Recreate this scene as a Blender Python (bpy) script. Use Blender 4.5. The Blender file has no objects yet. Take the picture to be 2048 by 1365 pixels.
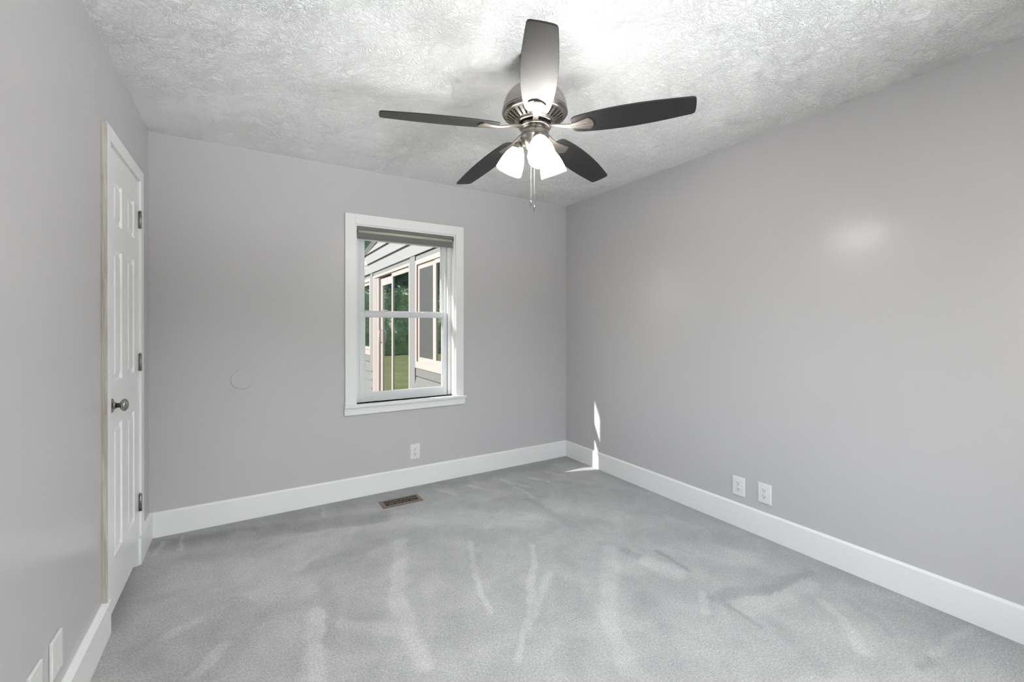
import bpy, bmesh, math, random
from mathutils import Vector, Matrix, noise as mnoise
random.seed(7)
PI = math.pi
scene = bpy.context.scene
COL = scene.collection

# ------------------------------------------------------------------ room measures (metres)
XL, XR, YB, YR, H = -0.502, 2.668, 3.352, -0.30, 2.44     # left, right, back, rear wall faces, ceiling
EXT = 3.50                                                # outer face of the back wall

# ------------------------------------------------------------------ camera
F_PX = 868.078
cam_d = bpy.data.cameras.new('camera'); cam = bpy.data.objects.new('camera', cam_d); COL.objects.link(cam)
yaw, pitch, roll = 0.5483, 0.0021, 0.0003
Fw = Vector((math.sin(yaw)*math.cos(pitch), math.cos(yaw)*math.cos(pitch), -math.sin(pitch)))
Rt = Vector((math.cos(yaw), -math.sin(yaw), 0)); Up = Rt.cross(Fw)
Rt, Up = Rt*math.cos(roll)+Up*math.sin(roll), Up*math.cos(roll)-Rt*math.sin(roll)
M = Matrix((Rt, Up, -Fw)).transposed().to_4x4(); M.translation = Vector((0, 0, 1.284))
cam.matrix_world = M
cam_d.sensor_width = 36; cam_d.lens = F_PX*36/2048; cam_d.shift_y = -(682.5-651.062)/2048
cam_d.clip_start = 0.02; cam_d.clip_end = 300
scene.camera = cam

# ------------------------------------------------------------------ exposure, sky, sun, added fill lamps outside the unseen windows
vs = scene.view_settings
vs.view_transform = 'Standard'; vs.look = 'None'; vs.gamma = 1; vs.use_curve_mapping = False
vs.exposure = 1.17
SUN_DIR = Vector((1, -0.33, -0.69)).normalized()        # the way the sunlight travels
world = bpy.data.worlds.new('sky'); scene.world = world; world.use_nodes = True
wn = world.node_tree; bgn = wn.nodes['Background']
sky = wn.nodes.new('ShaderNodeTexSky'); sky.sky_type = 'NISHITA'; sky.sun_disc = False
sky.sun_elevation = math.asin(-SUN_DIR.z); sky.sun_rotation = math.atan2(-SUN_DIR.x, -SUN_DIR.y)
wn.links.new(sky.outputs[0], bgn.inputs[0]); bgn.inputs[1].default_value = 0.17
sun_d = bpy.data.lights.new('sun', 'SUN'); sun_d.energy = 4.6; sun_d.angle = math.radians(0.5); sun_d.color = (1.0, 0.955, 0.90)
sun = bpy.data.objects.new('sun', sun_d); COL.objects.link(sun)
sun.rotation_euler = SUN_DIR.to_track_quat('-Z', 'Y').to_euler(); sun.location = (-8, 8, 9)
side_fill_d = bpy.data.lights.new('side_window_fill', 'AREA'); side_fill_d.shape = 'RECTANGLE'; side_fill_d.size = 1.0; side_fill_d.size_y = 1.25  # unseen fill lamp added outside the side window
side_fill_d.energy = 5; side_fill_d.color = (0.96, 0.98, 1.0)
side_fill = bpy.data.objects.new('side_window_fill', side_fill_d); COL.objects.link(side_fill)
side_fill.location = (XL-0.20, 0.30, 1.42); side_fill.rotation_euler = Vector((1, 0, 0.12)).normalized().to_track_quat('-Z', 'Y').to_euler()

side_up_d = bpy.data.lights.new('side_upward_fill', 'AREA'); side_up_d.shape = 'RECTANGLE'; side_up_d.size = 1.0; side_up_d.size_y = 0.8   # unseen lamp added outside the side window, aimed up at the ceiling
side_up_d.energy = 1.5; side_up_d.color = (0.98, 0.98, 1.0); side_up_d.spread = math.radians(120)
side_up = bpy.data.objects.new('side_upward_fill', side_up_d); COL.objects.link(side_up)
side_up.location = (XL-0.50, 0.25, 0.45); side_up.rotation_euler = Vector((1, 0.40, 1.15)).normalized().to_track_quat('-Z', 'Y').to_euler()

rear_up_d = bpy.data.lights.new('rear_upward_fill', 'AREA'); rear_up_d.shape = 'RECTANGLE'; rear_up_d.size = 2.2; rear_up_d.size_y = 0.8   # upward fill lamp added behind the rear window to even the ceiling
rear_up_d.energy = 72; rear_up_d.color = (0.99, 0.985, 1.0); rear_up_d.spread = math.radians(125)
rear_up = bpy.data.objects.new('rear_upward_fill', rear_up_d); COL.objects.link(rear_up)
rear_up.location = (1.70, YR-1.60, 0.14); rear_up.rotation_euler = Vector((-0.48, 1.0, 0.60)).normalized().to_track_quat('-Z', 'Y').to_euler()

rear_down_d = bpy.data.lights.new('rear_downward_fill', 'AREA'); rear_down_d.shape = 'RECTANGLE'; rear_down_d.size = 1.3; rear_down_d.size_y = 0.9   # downward fill lamp added over the rear window for floor and lower walls
rear_down_d.energy = 70; rear_down_d.color = (1.0, 0.985, 0.97); rear_down_d.spread = math.radians(140)
sk = bpy.data.objects.new('rear_downward_fill', rear_down_d); COL.objects.link(sk)
sk.location = (1.40, YR-0.75, 2.55); sk.rotation_euler = Vector((-0.50, 0.85, -0.75)).normalized().to_track_quat('-Z', 'Y').to_euler()

# ------------------------------------------------------------------ materials
def srgb(r, g, b):
    f = lambda c: (c/255/12.92) if c/255 <= 0.04045 else ((c/255+0.055)/1.055)**2.4
    return (f(r), f(g), f(b), 1)
def mat(name, col, rough=0.5, metal=0.0, spec=0.5, emit=None, es=0.0, coat=0.0):
    m = bpy.data.materials.new(name); m.use_nodes = True
    b = m.node_tree.nodes['Principled BSDF']
    b.inputs['Base Color'].default_value = col if len(col) == 4 else (*col, 1)
    b.inputs['Roughness'].default_value = rough; b.inputs['Metallic'].default_value = metal
    b.inputs['Specular IOR Level'].default_value = spec
    b.inputs['Coat Weight'].default_value = coat
    if emit: b.inputs['Emission Color'].default_value = (*emit, 1); b.inputs['Emission Strength'].default_value = es
    return m
def nt(m): return m.node_tree, m.node_tree.nodes['Principled BSDF']
def N(t, kind, **kw):
    n = t.nodes.new(kind)
    for k, v in kw.items():
        if hasattr(n, k): setattr(n, k, v)
        else: n.inputs[k.replace('_', ' ')].default_value = v
    return n
def coords(t, scale=(1, 1, 1)):
    g = t.nodes.new('ShaderNodeNewGeometry'); mp = t.nodes.new('ShaderNodeMapping'); mp.inputs['Scale'].default_value = scale
    t.links.new(g.outputs['Position'], mp.inputs['Vector']); return mp.outputs[0]
def ocoords(t, scale=(1, 1, 1)):
    g = t.nodes.new('ShaderNodeTexCoord'); mp = t.nodes.new('ShaderNodeMapping'); mp.inputs['Scale'].default_value = scale
    t.links.new(g.outputs['Object'], mp.inputs['Vector']); return mp.outputs[0]
def math_(t, op, a, b=None, clamp=False):
    n = t.nodes.new('ShaderNodeMath'); n.operation = op; n.use_clamp = clamp
    for i, v in enumerate((a, b)):
        if v is None: continue
        if isinstance(v, (int, float)): n.inputs[i].default_value = v
        else: t.links.new(v, n.inputs[i])
    return n.outputs[0]
def noise_(t, vec, scale, detail=2, rough=0.5, dist=0.0):
    n = t.nodes.new('ShaderNodeTexNoise'); n.inputs['Scale'].default_value = scale; n.inputs['Detail'].default_value = detail
    n.inputs['Roughness'].default_value = rough; n.inputs['Distortion'].default_value = dist
    t.links.new(vec, n.inputs['Vector']); return n.outputs['Fac']
def ramp_(t, fac, stops):
    r = t.nodes.new('ShaderNodeValToRGB'); t.links.new(fac, r.inputs[0])
    e = r.color_ramp.elements
    while len(e) < len(stops): e.new(0.5)
    for el, (p, c) in zip(e, stops): el.position = p; el.color = c if not isinstance(c, (int, float)) else (c, c, c, 1)
    return r.outputs[0]
def bump_(t, b, h, strength, dist):
    n = t.nodes.new('ShaderNodeBump'); n.inputs['Strength'].default_value = strength; n.inputs['Distance'].default_value = dist
    t.links.new(h, n.inputs['Height']); t.links.new(n.outputs[0], b.inputs['Normal'])

# painted walls: roller stipple, faint scuffs in the sheen
def wall_paint(name, col):
    m = mat(name, col, 0.30, spec=0.33); t, b = nt(m); v = coords(t)
    st = noise_(t, v, 190, 3, 0.6); wv = noise_(t, v, 5, 2)
    h = math_(t, 'ADD', math_(t, 'MULTIPLY', st, 0.35), math_(t, 'MULTIPLY', wv, 2.5))
    bump_(t, b, h, 0.16, 0.0012)
    r = noise_(t, v, 3.5, 3); t.links.new(math_(t, 'ADD', math_(t, 'MULTIPLY', r, 0.14), 0.16), b.inputs['Roughness'])
    return m
WALL = wall_paint('warm_grey_wall_paint', srgb(199, 197, 198))
TRIM = mat('white_trim_paint', srgb(241, 241, 240), 0.32)
t, b = nt(TRIM); bump_(t, b, noise_(t, coords(t), 60, 2), 0.05, 0.001)
DOORP = mat('white_door_paint', srgb(241, 241, 240), 0.28)
t, b = nt(DOORP); bump_(t, b, noise_(t, coords(t, (1, 1, 0.05)), 150, 3), 0.06, 0.001)
VINYL = mat('white_vinyl', srgb(226, 228, 229), 0.35)
PLASTIC = mat('white_plastic', srgb(232, 232, 230), 0.3)
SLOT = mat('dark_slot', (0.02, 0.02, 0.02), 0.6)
RAWEDGE = mat('unpainted_casing_edge', srgb(186, 180, 172), 0.6)
t, b = nt(RAWEDGE); n_ = noise_(t, coords(t, (30, 30, 1.5)), 3, 4, 0.7)
t.links.new(ramp_(t, n_, [(0.3, srgb(160, 152, 143)), (0.62, srgb(205, 200, 193))]), b.inputs['Base Color'])
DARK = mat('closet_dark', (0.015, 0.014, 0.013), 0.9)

# ceiling: stamped texture, ridged strokes in patches
CEIL = mat('stamped_white_ceiling', srgb(243, 243, 242), 0.62, spec=0.3)
t, b = nt(CEIL); v = coords(t)
wn1 = N(t, 'ShaderNodeTexNoise'); wn1.inputs['Scale'].default_value = 7; wn1.inputs['Detail'].default_value = 3; t.links.new(v, wn1.inputs['Vector'])
vm = N(t, 'ShaderNodeVectorMath', operation='MULTIPLY_ADD'); t.links.new(wn1.outputs['Color'], vm.inputs[0]); vm.inputs[1].default_value = (0.22, 0.22, 0.22); t.links.new(v, vm.inputs[2])
a1 = noise_(t, vm.outputs[0], 36, 3, 0.55, 1.2)
r1 = math_(t, 'SUBTRACT', 1.0, math_(t, 'MULTIPLY', math_(t, 'ABSOLUTE', math_(t, 'SUBTRACT', a1, 0.5)), 13.0), clamp=True)
a2 = noise_(t, vm.outputs[0], 90, 2, 0.5, 0.6)
r2 = math_(t, 'SUBTRACT', 1.0, math_(t, 'MULTIPLY', math_(t, 'ABSOLUTE', math_(t, 'SUBTRACT', a2, 0.5)), 10.0), clamp=True)
patch = ramp_(t, noise_(t, v, 3.2, 3, 0.6), [(0.36, 0.40), (0.66, 1.0)])
hh = math_(t, 'MULTIPLY', math_(t, 'ADD', r1, math_(t, 'MULTIPLY', r2, 0.4)), patch)
hh = math_(t, 'ADD', hh, math_(t, 'MULTIPLY', noise_(t, v, 120, 3, 0.6), 0.15))
bump_(t, b, hh, 0.75, 0.006)

# carpet: cut pile grain; the 'pile' attribute holds vacuum marks and darker bands along walls
CARPET = mat('grey_cut_pile_carpet', srgb(170, 171, 173), 0.95, spec=0.1)
t, b = nt(CARPET); v = coords(t)
b.inputs['Sheen Weight'].default_value = 0.25; b.inputs['Sheen Roughness'].default_value = 0.5
at = N(t, 'ShaderNodeAttribute'); at.attribute_name = 'pile'
g1 = noise_(t, v, 240, 2, 0.75); g2 = noise_(t, v, 110, 3, 0.7)
cl = noise_(t, v, 4.0, 6, 0.66, 0.5)
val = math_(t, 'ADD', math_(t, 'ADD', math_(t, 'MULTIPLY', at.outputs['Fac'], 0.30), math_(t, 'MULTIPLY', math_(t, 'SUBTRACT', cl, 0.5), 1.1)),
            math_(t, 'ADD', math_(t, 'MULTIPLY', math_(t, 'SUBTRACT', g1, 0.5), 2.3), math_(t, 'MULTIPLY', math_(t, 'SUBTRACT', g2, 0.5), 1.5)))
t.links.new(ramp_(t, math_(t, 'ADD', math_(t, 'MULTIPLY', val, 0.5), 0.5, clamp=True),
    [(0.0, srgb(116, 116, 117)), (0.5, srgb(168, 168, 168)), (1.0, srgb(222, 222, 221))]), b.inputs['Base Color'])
bump_(t, b, math_(t, 'ADD', g1, math_(t, 'MULTIPLY', g2, 0.8)), 0.35, 0.006)

NICKEL = mat('brushed_nickel', (0.31, 0.285, 0.26), 0.30, 1.0)
t, b = nt(NICKEL); n_ = noise_(t, ocoords(t, (1, 1, 14)), 40, 3, 0.6)
t.links.new(math_(t, 'ADD', math_(t, 'MULTIPLY', n_, 0.2), 0.2), b.inputs['Roughness'])
BRACKET = mat('satin_nickel_bracket', (0.20, 0.183, 0.167), 0.55, 1.0)
HINGE = mat('satin_hinge_metal', (0.36, 0.345, 0.32), 0.27, 1.0)
BLADE = mat('black_satin_blade', (0.010, 0.0095, 0.0095), 0.34, spec=0.55)
t, b = nt(BLADE); n_ = noise_(t, ocoords(t, (4, 4, 1)), 6, 4)
t.links.new(math_(t, 'ADD', math_(t, 'MULTIPLY', n_, 0.06), 0.40), b.inputs['Roughness'])
SHADE = mat('frosted_lamp_glass', (0.9, 0.9, 0.88), 0.35, emit=(1.0, 0.96, 0.91), es=12.5)
RIM = mat('ground_glass_rim', (0.34, 0.34, 0.335), 0.5, emit=(1.0, 0.97, 0.93), es=0.0)
BULB = mat('lit_bulb', (1, 1, 1), 0.4, emit=(1.0, 0.955, 0.90), es=13.0)
BRONZE = mat('register_bronze', srgb(132, 120, 110), 0.45, 0.35)
BLINDG = mat('grey_blind_fabric', srgb(118, 117, 114), 0.7)
t, b = nt(BLINDG); bump_(t, b, noise_(t, ocoords(t, (400, 400, 900)), 1, 2), 0.2, 0.001)
BLINDR = mat('beige_blind_fabric', srgb(196, 191, 178), 0.45)
t, b = nt(BLINDR); bump_(t, b, noise_(t, ocoords(t, (12, 300, 300)), 1, 2), 0.15, 0.001)

def glass_mat(name, f0, tint):
    m = bpy.data.materials.new(name); m.use_nodes = True; t = m.node_tree; t.nodes.clear()
    o = t.nodes.new('ShaderNodeOutputMaterial'); mx = t.nodes.new('ShaderNodeMixShader'); tr = t.nodes.new('ShaderNodeBsdfTransparent'); gl = t.nodes.new('ShaderNodeBsdfGlossy')
    fr = t.nodes.new('ShaderNodeFresnel'); fr.inputs[0].default_value = 1.5
    tr.inputs[0].default_value = (*tint, 1); gl.inputs['Roughness'].default_value = 0.02; gl.inputs['Color'].default_value = (0.95, 0.97, 0.96, 1)
    t.links.new(math_(t, 'ADD', math_(t, 'MULTIPLY', fr.outputs[0], 0.3), f0, clamp=True), mx.inputs[0])
    t.links.new(tr.outputs[0], mx.inputs[1]); t.links.new(gl.outputs[0], mx.inputs[2]); t.links.new(mx.outputs[0], o.inputs[0])
    return m
GLASS = glass_mat('window_glass', 0.0, (0.97, 0.985, 0.98))
GLASSW = glass_mat('sunroom_glass', 0.55, (0.42, 0.50, 0.48))
SIDING = mat('grey_painted_siding', (0.165, 0.163, 0.163), 0.6)
t, b = nt(SIDING); bump_(t, b, noise_(t, coords(t, (40, 1.2, 40)), 3, 3), 0.15, 0.002)
SIDING_LOW = mat('darker_lower_siding', (0.105, 0.104, 0.102), 0.7)  # darker grey for the lower siding courses and apron boards
EXTRIM = mat('grey_exterior_trim', (0.135, 0.135, 0.137), 0.6)
ALMOND = mat('almond_vinyl_frame', (0.31, 0.255, 0.245), 0.45)
SHINGLE = mat('grey_shingles', (0.05, 0.052, 0.056), 0.9)
INSIDE = mat('sunroom_inner_wall', (0.30, 0.31, 0.31), 0.8)
SCREEN = mat('insect_screen', (0.055, 0.058, 0.058), 0.7)
t, b = nt(SCREEN); tr_ = t.nodes.new('ShaderNodeBsdfTransparent'); mx_ = t.nodes.new('ShaderNodeMixShader'); mx_.inputs[0].default_value = 0.6
t.links.new(tr_.outputs[0], mx_.inputs[1]); t.links.new(b.outputs[0], mx_.inputs[2]); t.links.new(mx_.outputs[0], t.nodes['Material Output'].inputs[0])
HEDGE = mat('hedge_leaves', (0.2, 0.3, 0.1), 0.7)
t, b = nt(HEDGE); n_ = noise_(t, coords(t), 9, 5, 0.8)
t.links.new(ramp_(t, n_, [(0.32, (0.10, 0.15, 0.09, 1)), (0.68, (0.34, 0.42, 0.16, 1))]), b.inputs['Base Color'])
GRASS = mat('lawn_grass', (0.09, 0.12, 0.03), 0.9, spec=0.1)
t, b = nt(GRASS); n_ = noise_(t, coords(t), 1.1, 6, 0.7)
t.links.new(ramp_(t, n_, [(0.3, (0.11, 0.12, 0.045, 1)), (0.7, (0.20, 0.20, 0.085, 1))]), b.inputs['Base Color'])
LEAF = mat('tree_leaves', (0.03, 0.06, 0.02), 0.7)
t, b = nt(LEAF); n_ = noise_(t, coords(t), 2.2, 6, 0.75)
t.links.new(ramp_(t, n_, [(0.32, (0.085, 0.125, 0.105, 1)), (0.68, (0.22, 0.31, 0.17, 1))]), b.inputs['Base Color'])
BARK = mat('tree_bark', (0.08, 0.065, 0.05), 0.9)

# ------------------------------------------------------------------ mesh helpers
def add_box(bm, x0, x1, y0, y1, z0, z1, mi=0):
    vs_ = [bm.verts.new(p) for p in ((x0,y0,z0),(x1,y0,z0),(x1,y1,z0),(x0,y1,z0),(x0,y0,z1),(x1,y0,z1),(x1,y1,z1),(x0,y1,z1))]
    out = []
    for f in ((0,3,2,1),(4,5,6,7),(0,1,5,4),(1,2,6,5),(2,3,7,6),(3,0,4,7)):
        fc = bm.faces.new([vs_[i] for i in f]); fc.material_index = mi; out.append(fc)
    return vs_, out
def add_prism(bm, pts, axis, a, c, mi=0):
    """closed outline pts (2D) extruded along axis 0/1/2 from a to c"""
    def P(p, h): return {0: (h, p[0], p[1]), 1: (p[0], h, p[1]), 2: (p[0], p[1], h)}[axis]
    lo = [bm.verts.new(P(p, a)) for p in pts]; hi = [bm.verts.new(P(p, c)) for p in pts]
    n = len(pts)
    for f in (list(reversed(lo)), hi): bm.faces.new(f).material_index = mi
    for i in range(n): bm.faces.new((lo[i], lo[(i+1) % n], hi[(i+1) % n], hi[i])).material_index = mi
    return lo, hi
def basis(d):
    d = Vector(d).normalized(); a = Vector((0, 0, 1)) if abs(d.z) < 0.9 else Vector((1, 0, 0))
    u = a.cross(d).normalized(); return u, d.cross(u), d
def add_lathe(bm, prof, o=(0, 0, 0), d=(0, 0, 1), n=40, cap=True, mi=0):
    """prof = [(radius, distance along d)]"""
    o = Vector(o); u, w, d = basis(d); rings = []
    for r, h in prof:
        rings.append([bm.verts.new(o+d*h+(u*math.cos(2*PI*i/n)+w*math.sin(2*PI*i/n))*r) for i in range(n)])
    for a, c in zip(rings, rings[1:]):
        for i in range(n):
            f = bm.faces.new((a[i], a[(i+1) % n], c[(i+1) % n], c[i])); f.material_index = mi; f.smooth = True
    if cap:
        for rg in (rings[0], rings[-1]): bm.faces.new(rg).material_index = mi
    return rings
def add_tube(bm, pts, r, n=10, mi=0):
    pts = [Vector(p) for p in pts]; rs = r if isinstance(r, (list, tuple)) else [r]*len(pts); rings = []
    pu = None
    for i, p in enumerate(pts):
        d = (pts[min(i+1, len(pts)-1)]-pts[max(i-1, 0)]).normalized()
        if pu is None: u = basis(d)[0]
        else: u = (pu-d*pu.dot(d)).normalized()
        w = d.cross(u); pu = u
        rings.append([bm.verts.new(p+(u*math.cos(2*PI*k/n)+w*math.sin(2*PI*k/n))*rs[i]) for k in range(n)])
    for a, c in zip(rings, rings[1:]):
        for k in range(n):
            f = bm.faces.new((a[k], a[(k+1) % n], c[(k+1) % n], c[k])); f.smooth = True; f.material_index = mi
    for rg in (rings[0], rings[-1]): bm.faces.new(rg).material_index = mi
def obj(name, bm, mats, parent=None, bevel=0, loc=None, seg=2):
    bmesh.ops.recalc_face_normals(bm, faces=bm.faces[:])
    me = bpy.data.meshes.new(name); bm.to_mesh(me); bm.free()
    o = bpy.data.objects.new(name, me); COL.objects.link(o)
    for m in (mats if isinstance(mats, (list, tuple)) else [mats]): me.materials.append(m)
    if parent: o.parent = parent
    if loc is not None: o.location = loc
    if bevel:
        md = o.modifiers.new('bevel', 'BEVEL'); md.width = bevel; md.segments = seg; md.limit_method = 'ANGLE'; md.angle_limit = math.radians(40)
    return o
def tag(o, label, cat, group=None, kind=None):
    if label: o['label'] = label
    if cat: o['category'] = cat
    if group: o['group'] = group
    if kind: o['kind'] = kind
    return o
def empty(name, loc=(0, 0, 0), label=None, cat=None, group=None, kind=None, rotz=0):
    o = bpy.data.objects.new(name, None); COL.objects.link(o); o.location = loc; o.rotation_euler = (0, 0, rotz); o.empty_display_size = 0.1
    return tag(o, label, cat, group, kind)
def box_obj(name, dims, m, parent=None, bevel=0.0):
    bm = bmesh.new(); add_box(bm, *dims); return obj(name, bm, m, parent, bevel)
def copy_tree(o, parent=None):
    c = o.copy(); COL.objects.link(c); c.parent = parent
    for ch in list(o.children): copy_tree(ch, c)
    return c
def struct(o, label, cat): return tag(o, label, cat, None, 'structure')

# ================================================================== the setting
WT = 0.148
# floor: dense grid carrying vacuum pile marks and darker tone along two walls
STROKES = [  # stroke ends and widths traced in image pixels, unprojected onto the floor beforehand
(2.02,3.02,2.10,2.86,0.018,1.3),(2.22,3.06,2.30,2.92,0.016,1.2),(1.80,3.10,1.90,2.86,0.02,1.2),(1.50,3.12,1.62,2.88,0.02,1.0),(1.25,3.2,1.34,3.0,0.015,0.9),(0.254,2.090,0.207,1.705,0.037,1.00),
(0.777,2.540,0.597,1.982,0.038,1.00),
(0.597,1.982,0.567,1.574,0.038,1.00),
(1.121,2.302,0.976,1.938,0.014,1.00),
(0.976,1.938,0.926,1.695,0.014,1.00),
(1.417,2.095,1.075,1.589,0.015,1.00),
(1.075,1.589,0.890,1.401,0.015,1.00),
(-0.086,2.071,-0.156,1.958,0.023,1.00),
(0.337,1.979,0.512,1.815,0.039,0.60),
(-0.269,2.264,-0.191,2.316,0.027,0.70),
(1.808,3.029,1.807,2.660,0.016,1.00),
(1.315,1.802,1.020,1.523,0.021,0.80),
(1.772,1.825,1.346,1.401,0.041,0.70),
(1.346,1.401,1.210,1.152,0.041,0.70),
(1.825,1.761,1.842,1.624,0.032,-1.00),
(1.975,1.669,1.960,1.440,0.014,-1.20),
(1.848,1.619,1.880,1.468,0.050,0.90),
(2.105,1.609,2.320,1.385,0.105,0.70),
(1.865,1.184,1.853,1.014,0.013,-1.00),
(1.929,1.128,2.359,1.065,0.063,0.80),
(1.844,1.287,1.743,1.201,0.016,0.90),
(1.862,1.232,2.007,1.223,0.032,-0.80),
(2.007,1.223,2.145,1.139,0.032,-0.80),
(2.145,1.139,2.481,1.122,0.032,-0.80),
(2.144,0.595,2.431,0.574,0.014,-1.00),
(2.265,0.591,2.625,0.550,0.016,0.80),
(2.064,0.744,2.279,0.935,0.023,0.70),
(2.270,0.715,2.400,0.903,0.018,-0.50),
(-0.250,2.757,0.150,2.621,0.130,0.70),
(0.150,2.621,0.362,2.738,0.130,0.70),
(-0.134,2.562,0.218,2.324,0.093,0.60),
(0.394,2.974,1.039,2.748,0.112,0.80),
(1.039,2.748,1.587,2.370,0.112,0.80),
(0.745,2.883,1.651,2.878,0.079,0.50),
(-0.408,3.208,0.175,3.068,0.083,-1.00),
(0.175,3.068,0.755,2.921,0.083,-1.00),
(-0.438,3.098,-0.413,3.245,0.017,0.60),
(-0.338,3.269,-0.321,3.089,0.010,0.80),
(0.434,3.282,0.436,3.107,0.010,0.90),
(0.332,2.510,0.668,2.585,0.057,-0.50),
(0.338,2.298,0.275,1.867,0.034,-0.40),
(0.514,2.399,0.445,1.974,0.073,-0.25),
(1.546,1.951,1.055,1.271,0.059,-0.35),
(0.944,2.194,0.683,1.587,0.059,-0.30),
(1.583,1.402,1.326,1.078,0.063,-0.40),
(1.912,0.968,1.818,0.778,0.040,-0.40),
(1.840,2.493,2.118,2.134,0.099,0.60),
(1.768,2.641,1.776,2.092,0.027,-0.40),
(-0.526,2.688,-0.313,2.106,0.042,-0.30),
(-0.029,2.385,0.104,1.824,0.063,-0.25),
]
def pile_shade_at(x, y):
    q = mnoise.noise_vector(Vector((x*5, y*5, 3)))*0.025 + mnoise.noise_vector(Vector((x*17, y*17, 9)))*0.014
    px, py = x+q.x, y+q.y; s = 0.0
    for ax, ay, bx, by, w, k in STROKES:
        if px < min(ax, bx)-0.3 or px > max(ax, bx)+0.3 or py < min(ay, by)-0.3 or py > max(ay, by)+0.3: continue
        dx, dy = bx-ax, by-ay; L = dx*dx+dy*dy+1e-9
        u = max(0, min(1, ((px-ax)*dx+(py-ay)*dy)/L)); d = math.hypot(px-ax-u*dx, py-ay-u*dy)
        e = d/w; f = 1 if e < 0.5 else max(0, 1-(e-0.5)/1.0); f = f*f*(3-2*f)
        if abs(k)*f > abs(s)*0.5: s = s*(1-f)+k*f
    # dark band by the back wall: reversed pile plus shade put into the tone
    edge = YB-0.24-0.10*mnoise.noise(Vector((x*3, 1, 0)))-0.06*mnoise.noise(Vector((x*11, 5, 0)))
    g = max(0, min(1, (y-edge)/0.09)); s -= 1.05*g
    g2 = max(0, min(1, (x-(XR-0.10-0.05*mnoise.noise(Vector((y*4, 2, 0)))))/0.08)); s -= 0.5*g2  # carpet also made darker along the right wall
    return s
NX, NY = 250, 290
bm = bmesh.new(); fx0, fx1, fy0, fy1 = XL-0.15, XR, YR, YB
gv = [[bm.verts.new((fx0+(fx1-fx0)*i/NX, fy0+(fy1-fy0)*j/NY, 0)) for i in range(NX+1)] for j in range(NY+1)]
for j in range(NY):
    for i in range(NX): bm.faces.new((gv[j][i], gv[j][i+1], gv[j+1][i+1], gv[j+1][i]))
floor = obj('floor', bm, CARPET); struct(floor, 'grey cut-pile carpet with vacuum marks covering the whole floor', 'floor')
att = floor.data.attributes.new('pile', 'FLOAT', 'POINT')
for i, v_ in enumerate(floor.data.vertices): att.data[i].value = pile_shade_at(v_.co.x, v_.co.y)

struct(box_obj('ceiling', (XL-WT, XR+WT, YR-WT, YB, H, H+0.12), CEIL), 'white ceiling with a stamped swirl texture', 'ceiling')
WX0, WX1, WZ0, WZ1 = 0.684, 1.489, 0.69, 2.03             # window opening in the back wall
bm = bmesh.new()
for d in ((XL-WT, WX0, YB, EXT, -0.1, H+0.12), (WX1, XR+WT, YB, EXT, -0.1, H+0.12), (WX0, WX1, YB, EXT, -0.1, WZ0), (WX0, WX1, YB, EXT, WZ1, H+0.12)): add_box(bm, *d)
struct(obj('wall_back', bm, WALL), 'grey painted back wall with the window in it', 'wall')
struct(box_obj('wall_right', (XR, XR+WT, YR-WT, YB, -0.1, H), WALL), 'long grey painted right wall with two outlets', 'wall')
bm = bmesh.new(); D0, D1, DZ = 2.405, 3.005, 2.045          # closet door opening in the left wall
V0, V1, VZ0, VZ1 = -0.20, 0.80, 0.55, 2.10                  # unseen window added beside the camera to let in fill light
for d in ((XL-WT, XL, YR-WT, V0, -0.1, H), (XL-WT, XL, V0, V1, -0.1, VZ0), (XL-WT, XL, V0, V1, VZ1, H), (XL-WT, XL, V1, D0, -0.1, H), (XL-WT, XL, D1, YB, -0.1, H), (XL-WT, XL, D0, D1, DZ, H)): add_box(bm, *d)
struct(obj('wall_left', bm, WALL), 'grey painted left wall with the white closet door', 'wall')
bm = bmesh.new(); U0, U1, UZ0, UZ1 = 0.65, 2.00, 0.72, 2.12   # unseen window added behind the camera for fill light
for d in ((XL-WT, U0, -0.1, H), (U1, XR+WT, -0.1, H), (U0, U1, -0.1, UZ0), (U0, U1, UZ1, H)): add_box(bm, d[0], d[1], YR-WT, YR, d[2], d[3])
struct(obj('wall_rear', bm, WALL), 'grey painted wall behind the camera', 'wall')

# baseboards: flat boards with an eased top edge
def base_prof(s): return [(0, 0), (s*0.015, 0), (s*0.015, 0.140), (s*0.006, 0.150), (0, 0.150)]
BASEL = {'baseboard_back': 'tall flat white baseboard under the window along the back wall', 'baseboard_right': 'tall flat white baseboard along the right wall below the outlets',
         'baseboard_left': 'white baseboard along the left wall beside the closet door', 'baseboard_rear': 'white baseboard on the wall behind the camera'}
bm = bmesh.new(); add_prism(bm, [(YB+a, z) for a, z in base_prof(-1)], 0, XL, XR); o = obj('baseboard_back', bm, TRIM); struct(o, BASEL['baseboard_back'], 'baseboard')
bm = bmesh.new(); add_prism(bm, [(XR+a, z) for a, z in base_prof(-1)], 1, YR, YB-0.015); o = obj('baseboard_right', bm, TRIM); struct(o, BASEL['baseboard_right'], 'baseboard')
bm = bmesh.new()
pl = [(0, 0), (0.020, 0), (0.020, 0.136), (0.004, 0.154), (0, 0.154)]
add_prism(bm, [(XL+a, z) for a, z in pl], 1, YR, 2.404); add_prism(bm, [(XL+a, z) for a, z in pl], 1, 3.006, YB-0.015)
o = obj('baseboard_left', bm, TRIM); struct(o, BASEL['baseboard_left'], 'baseboard')
bm = bmesh.new(); add_prism(bm, [(YR+a, z) for a, z in base_prof(1)], 0, XL+0.02, XR-0.015); o = obj('baseboard_rear', bm, TRIM); struct(o, BASEL['baseboard_rear'], 'baseboard')

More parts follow.
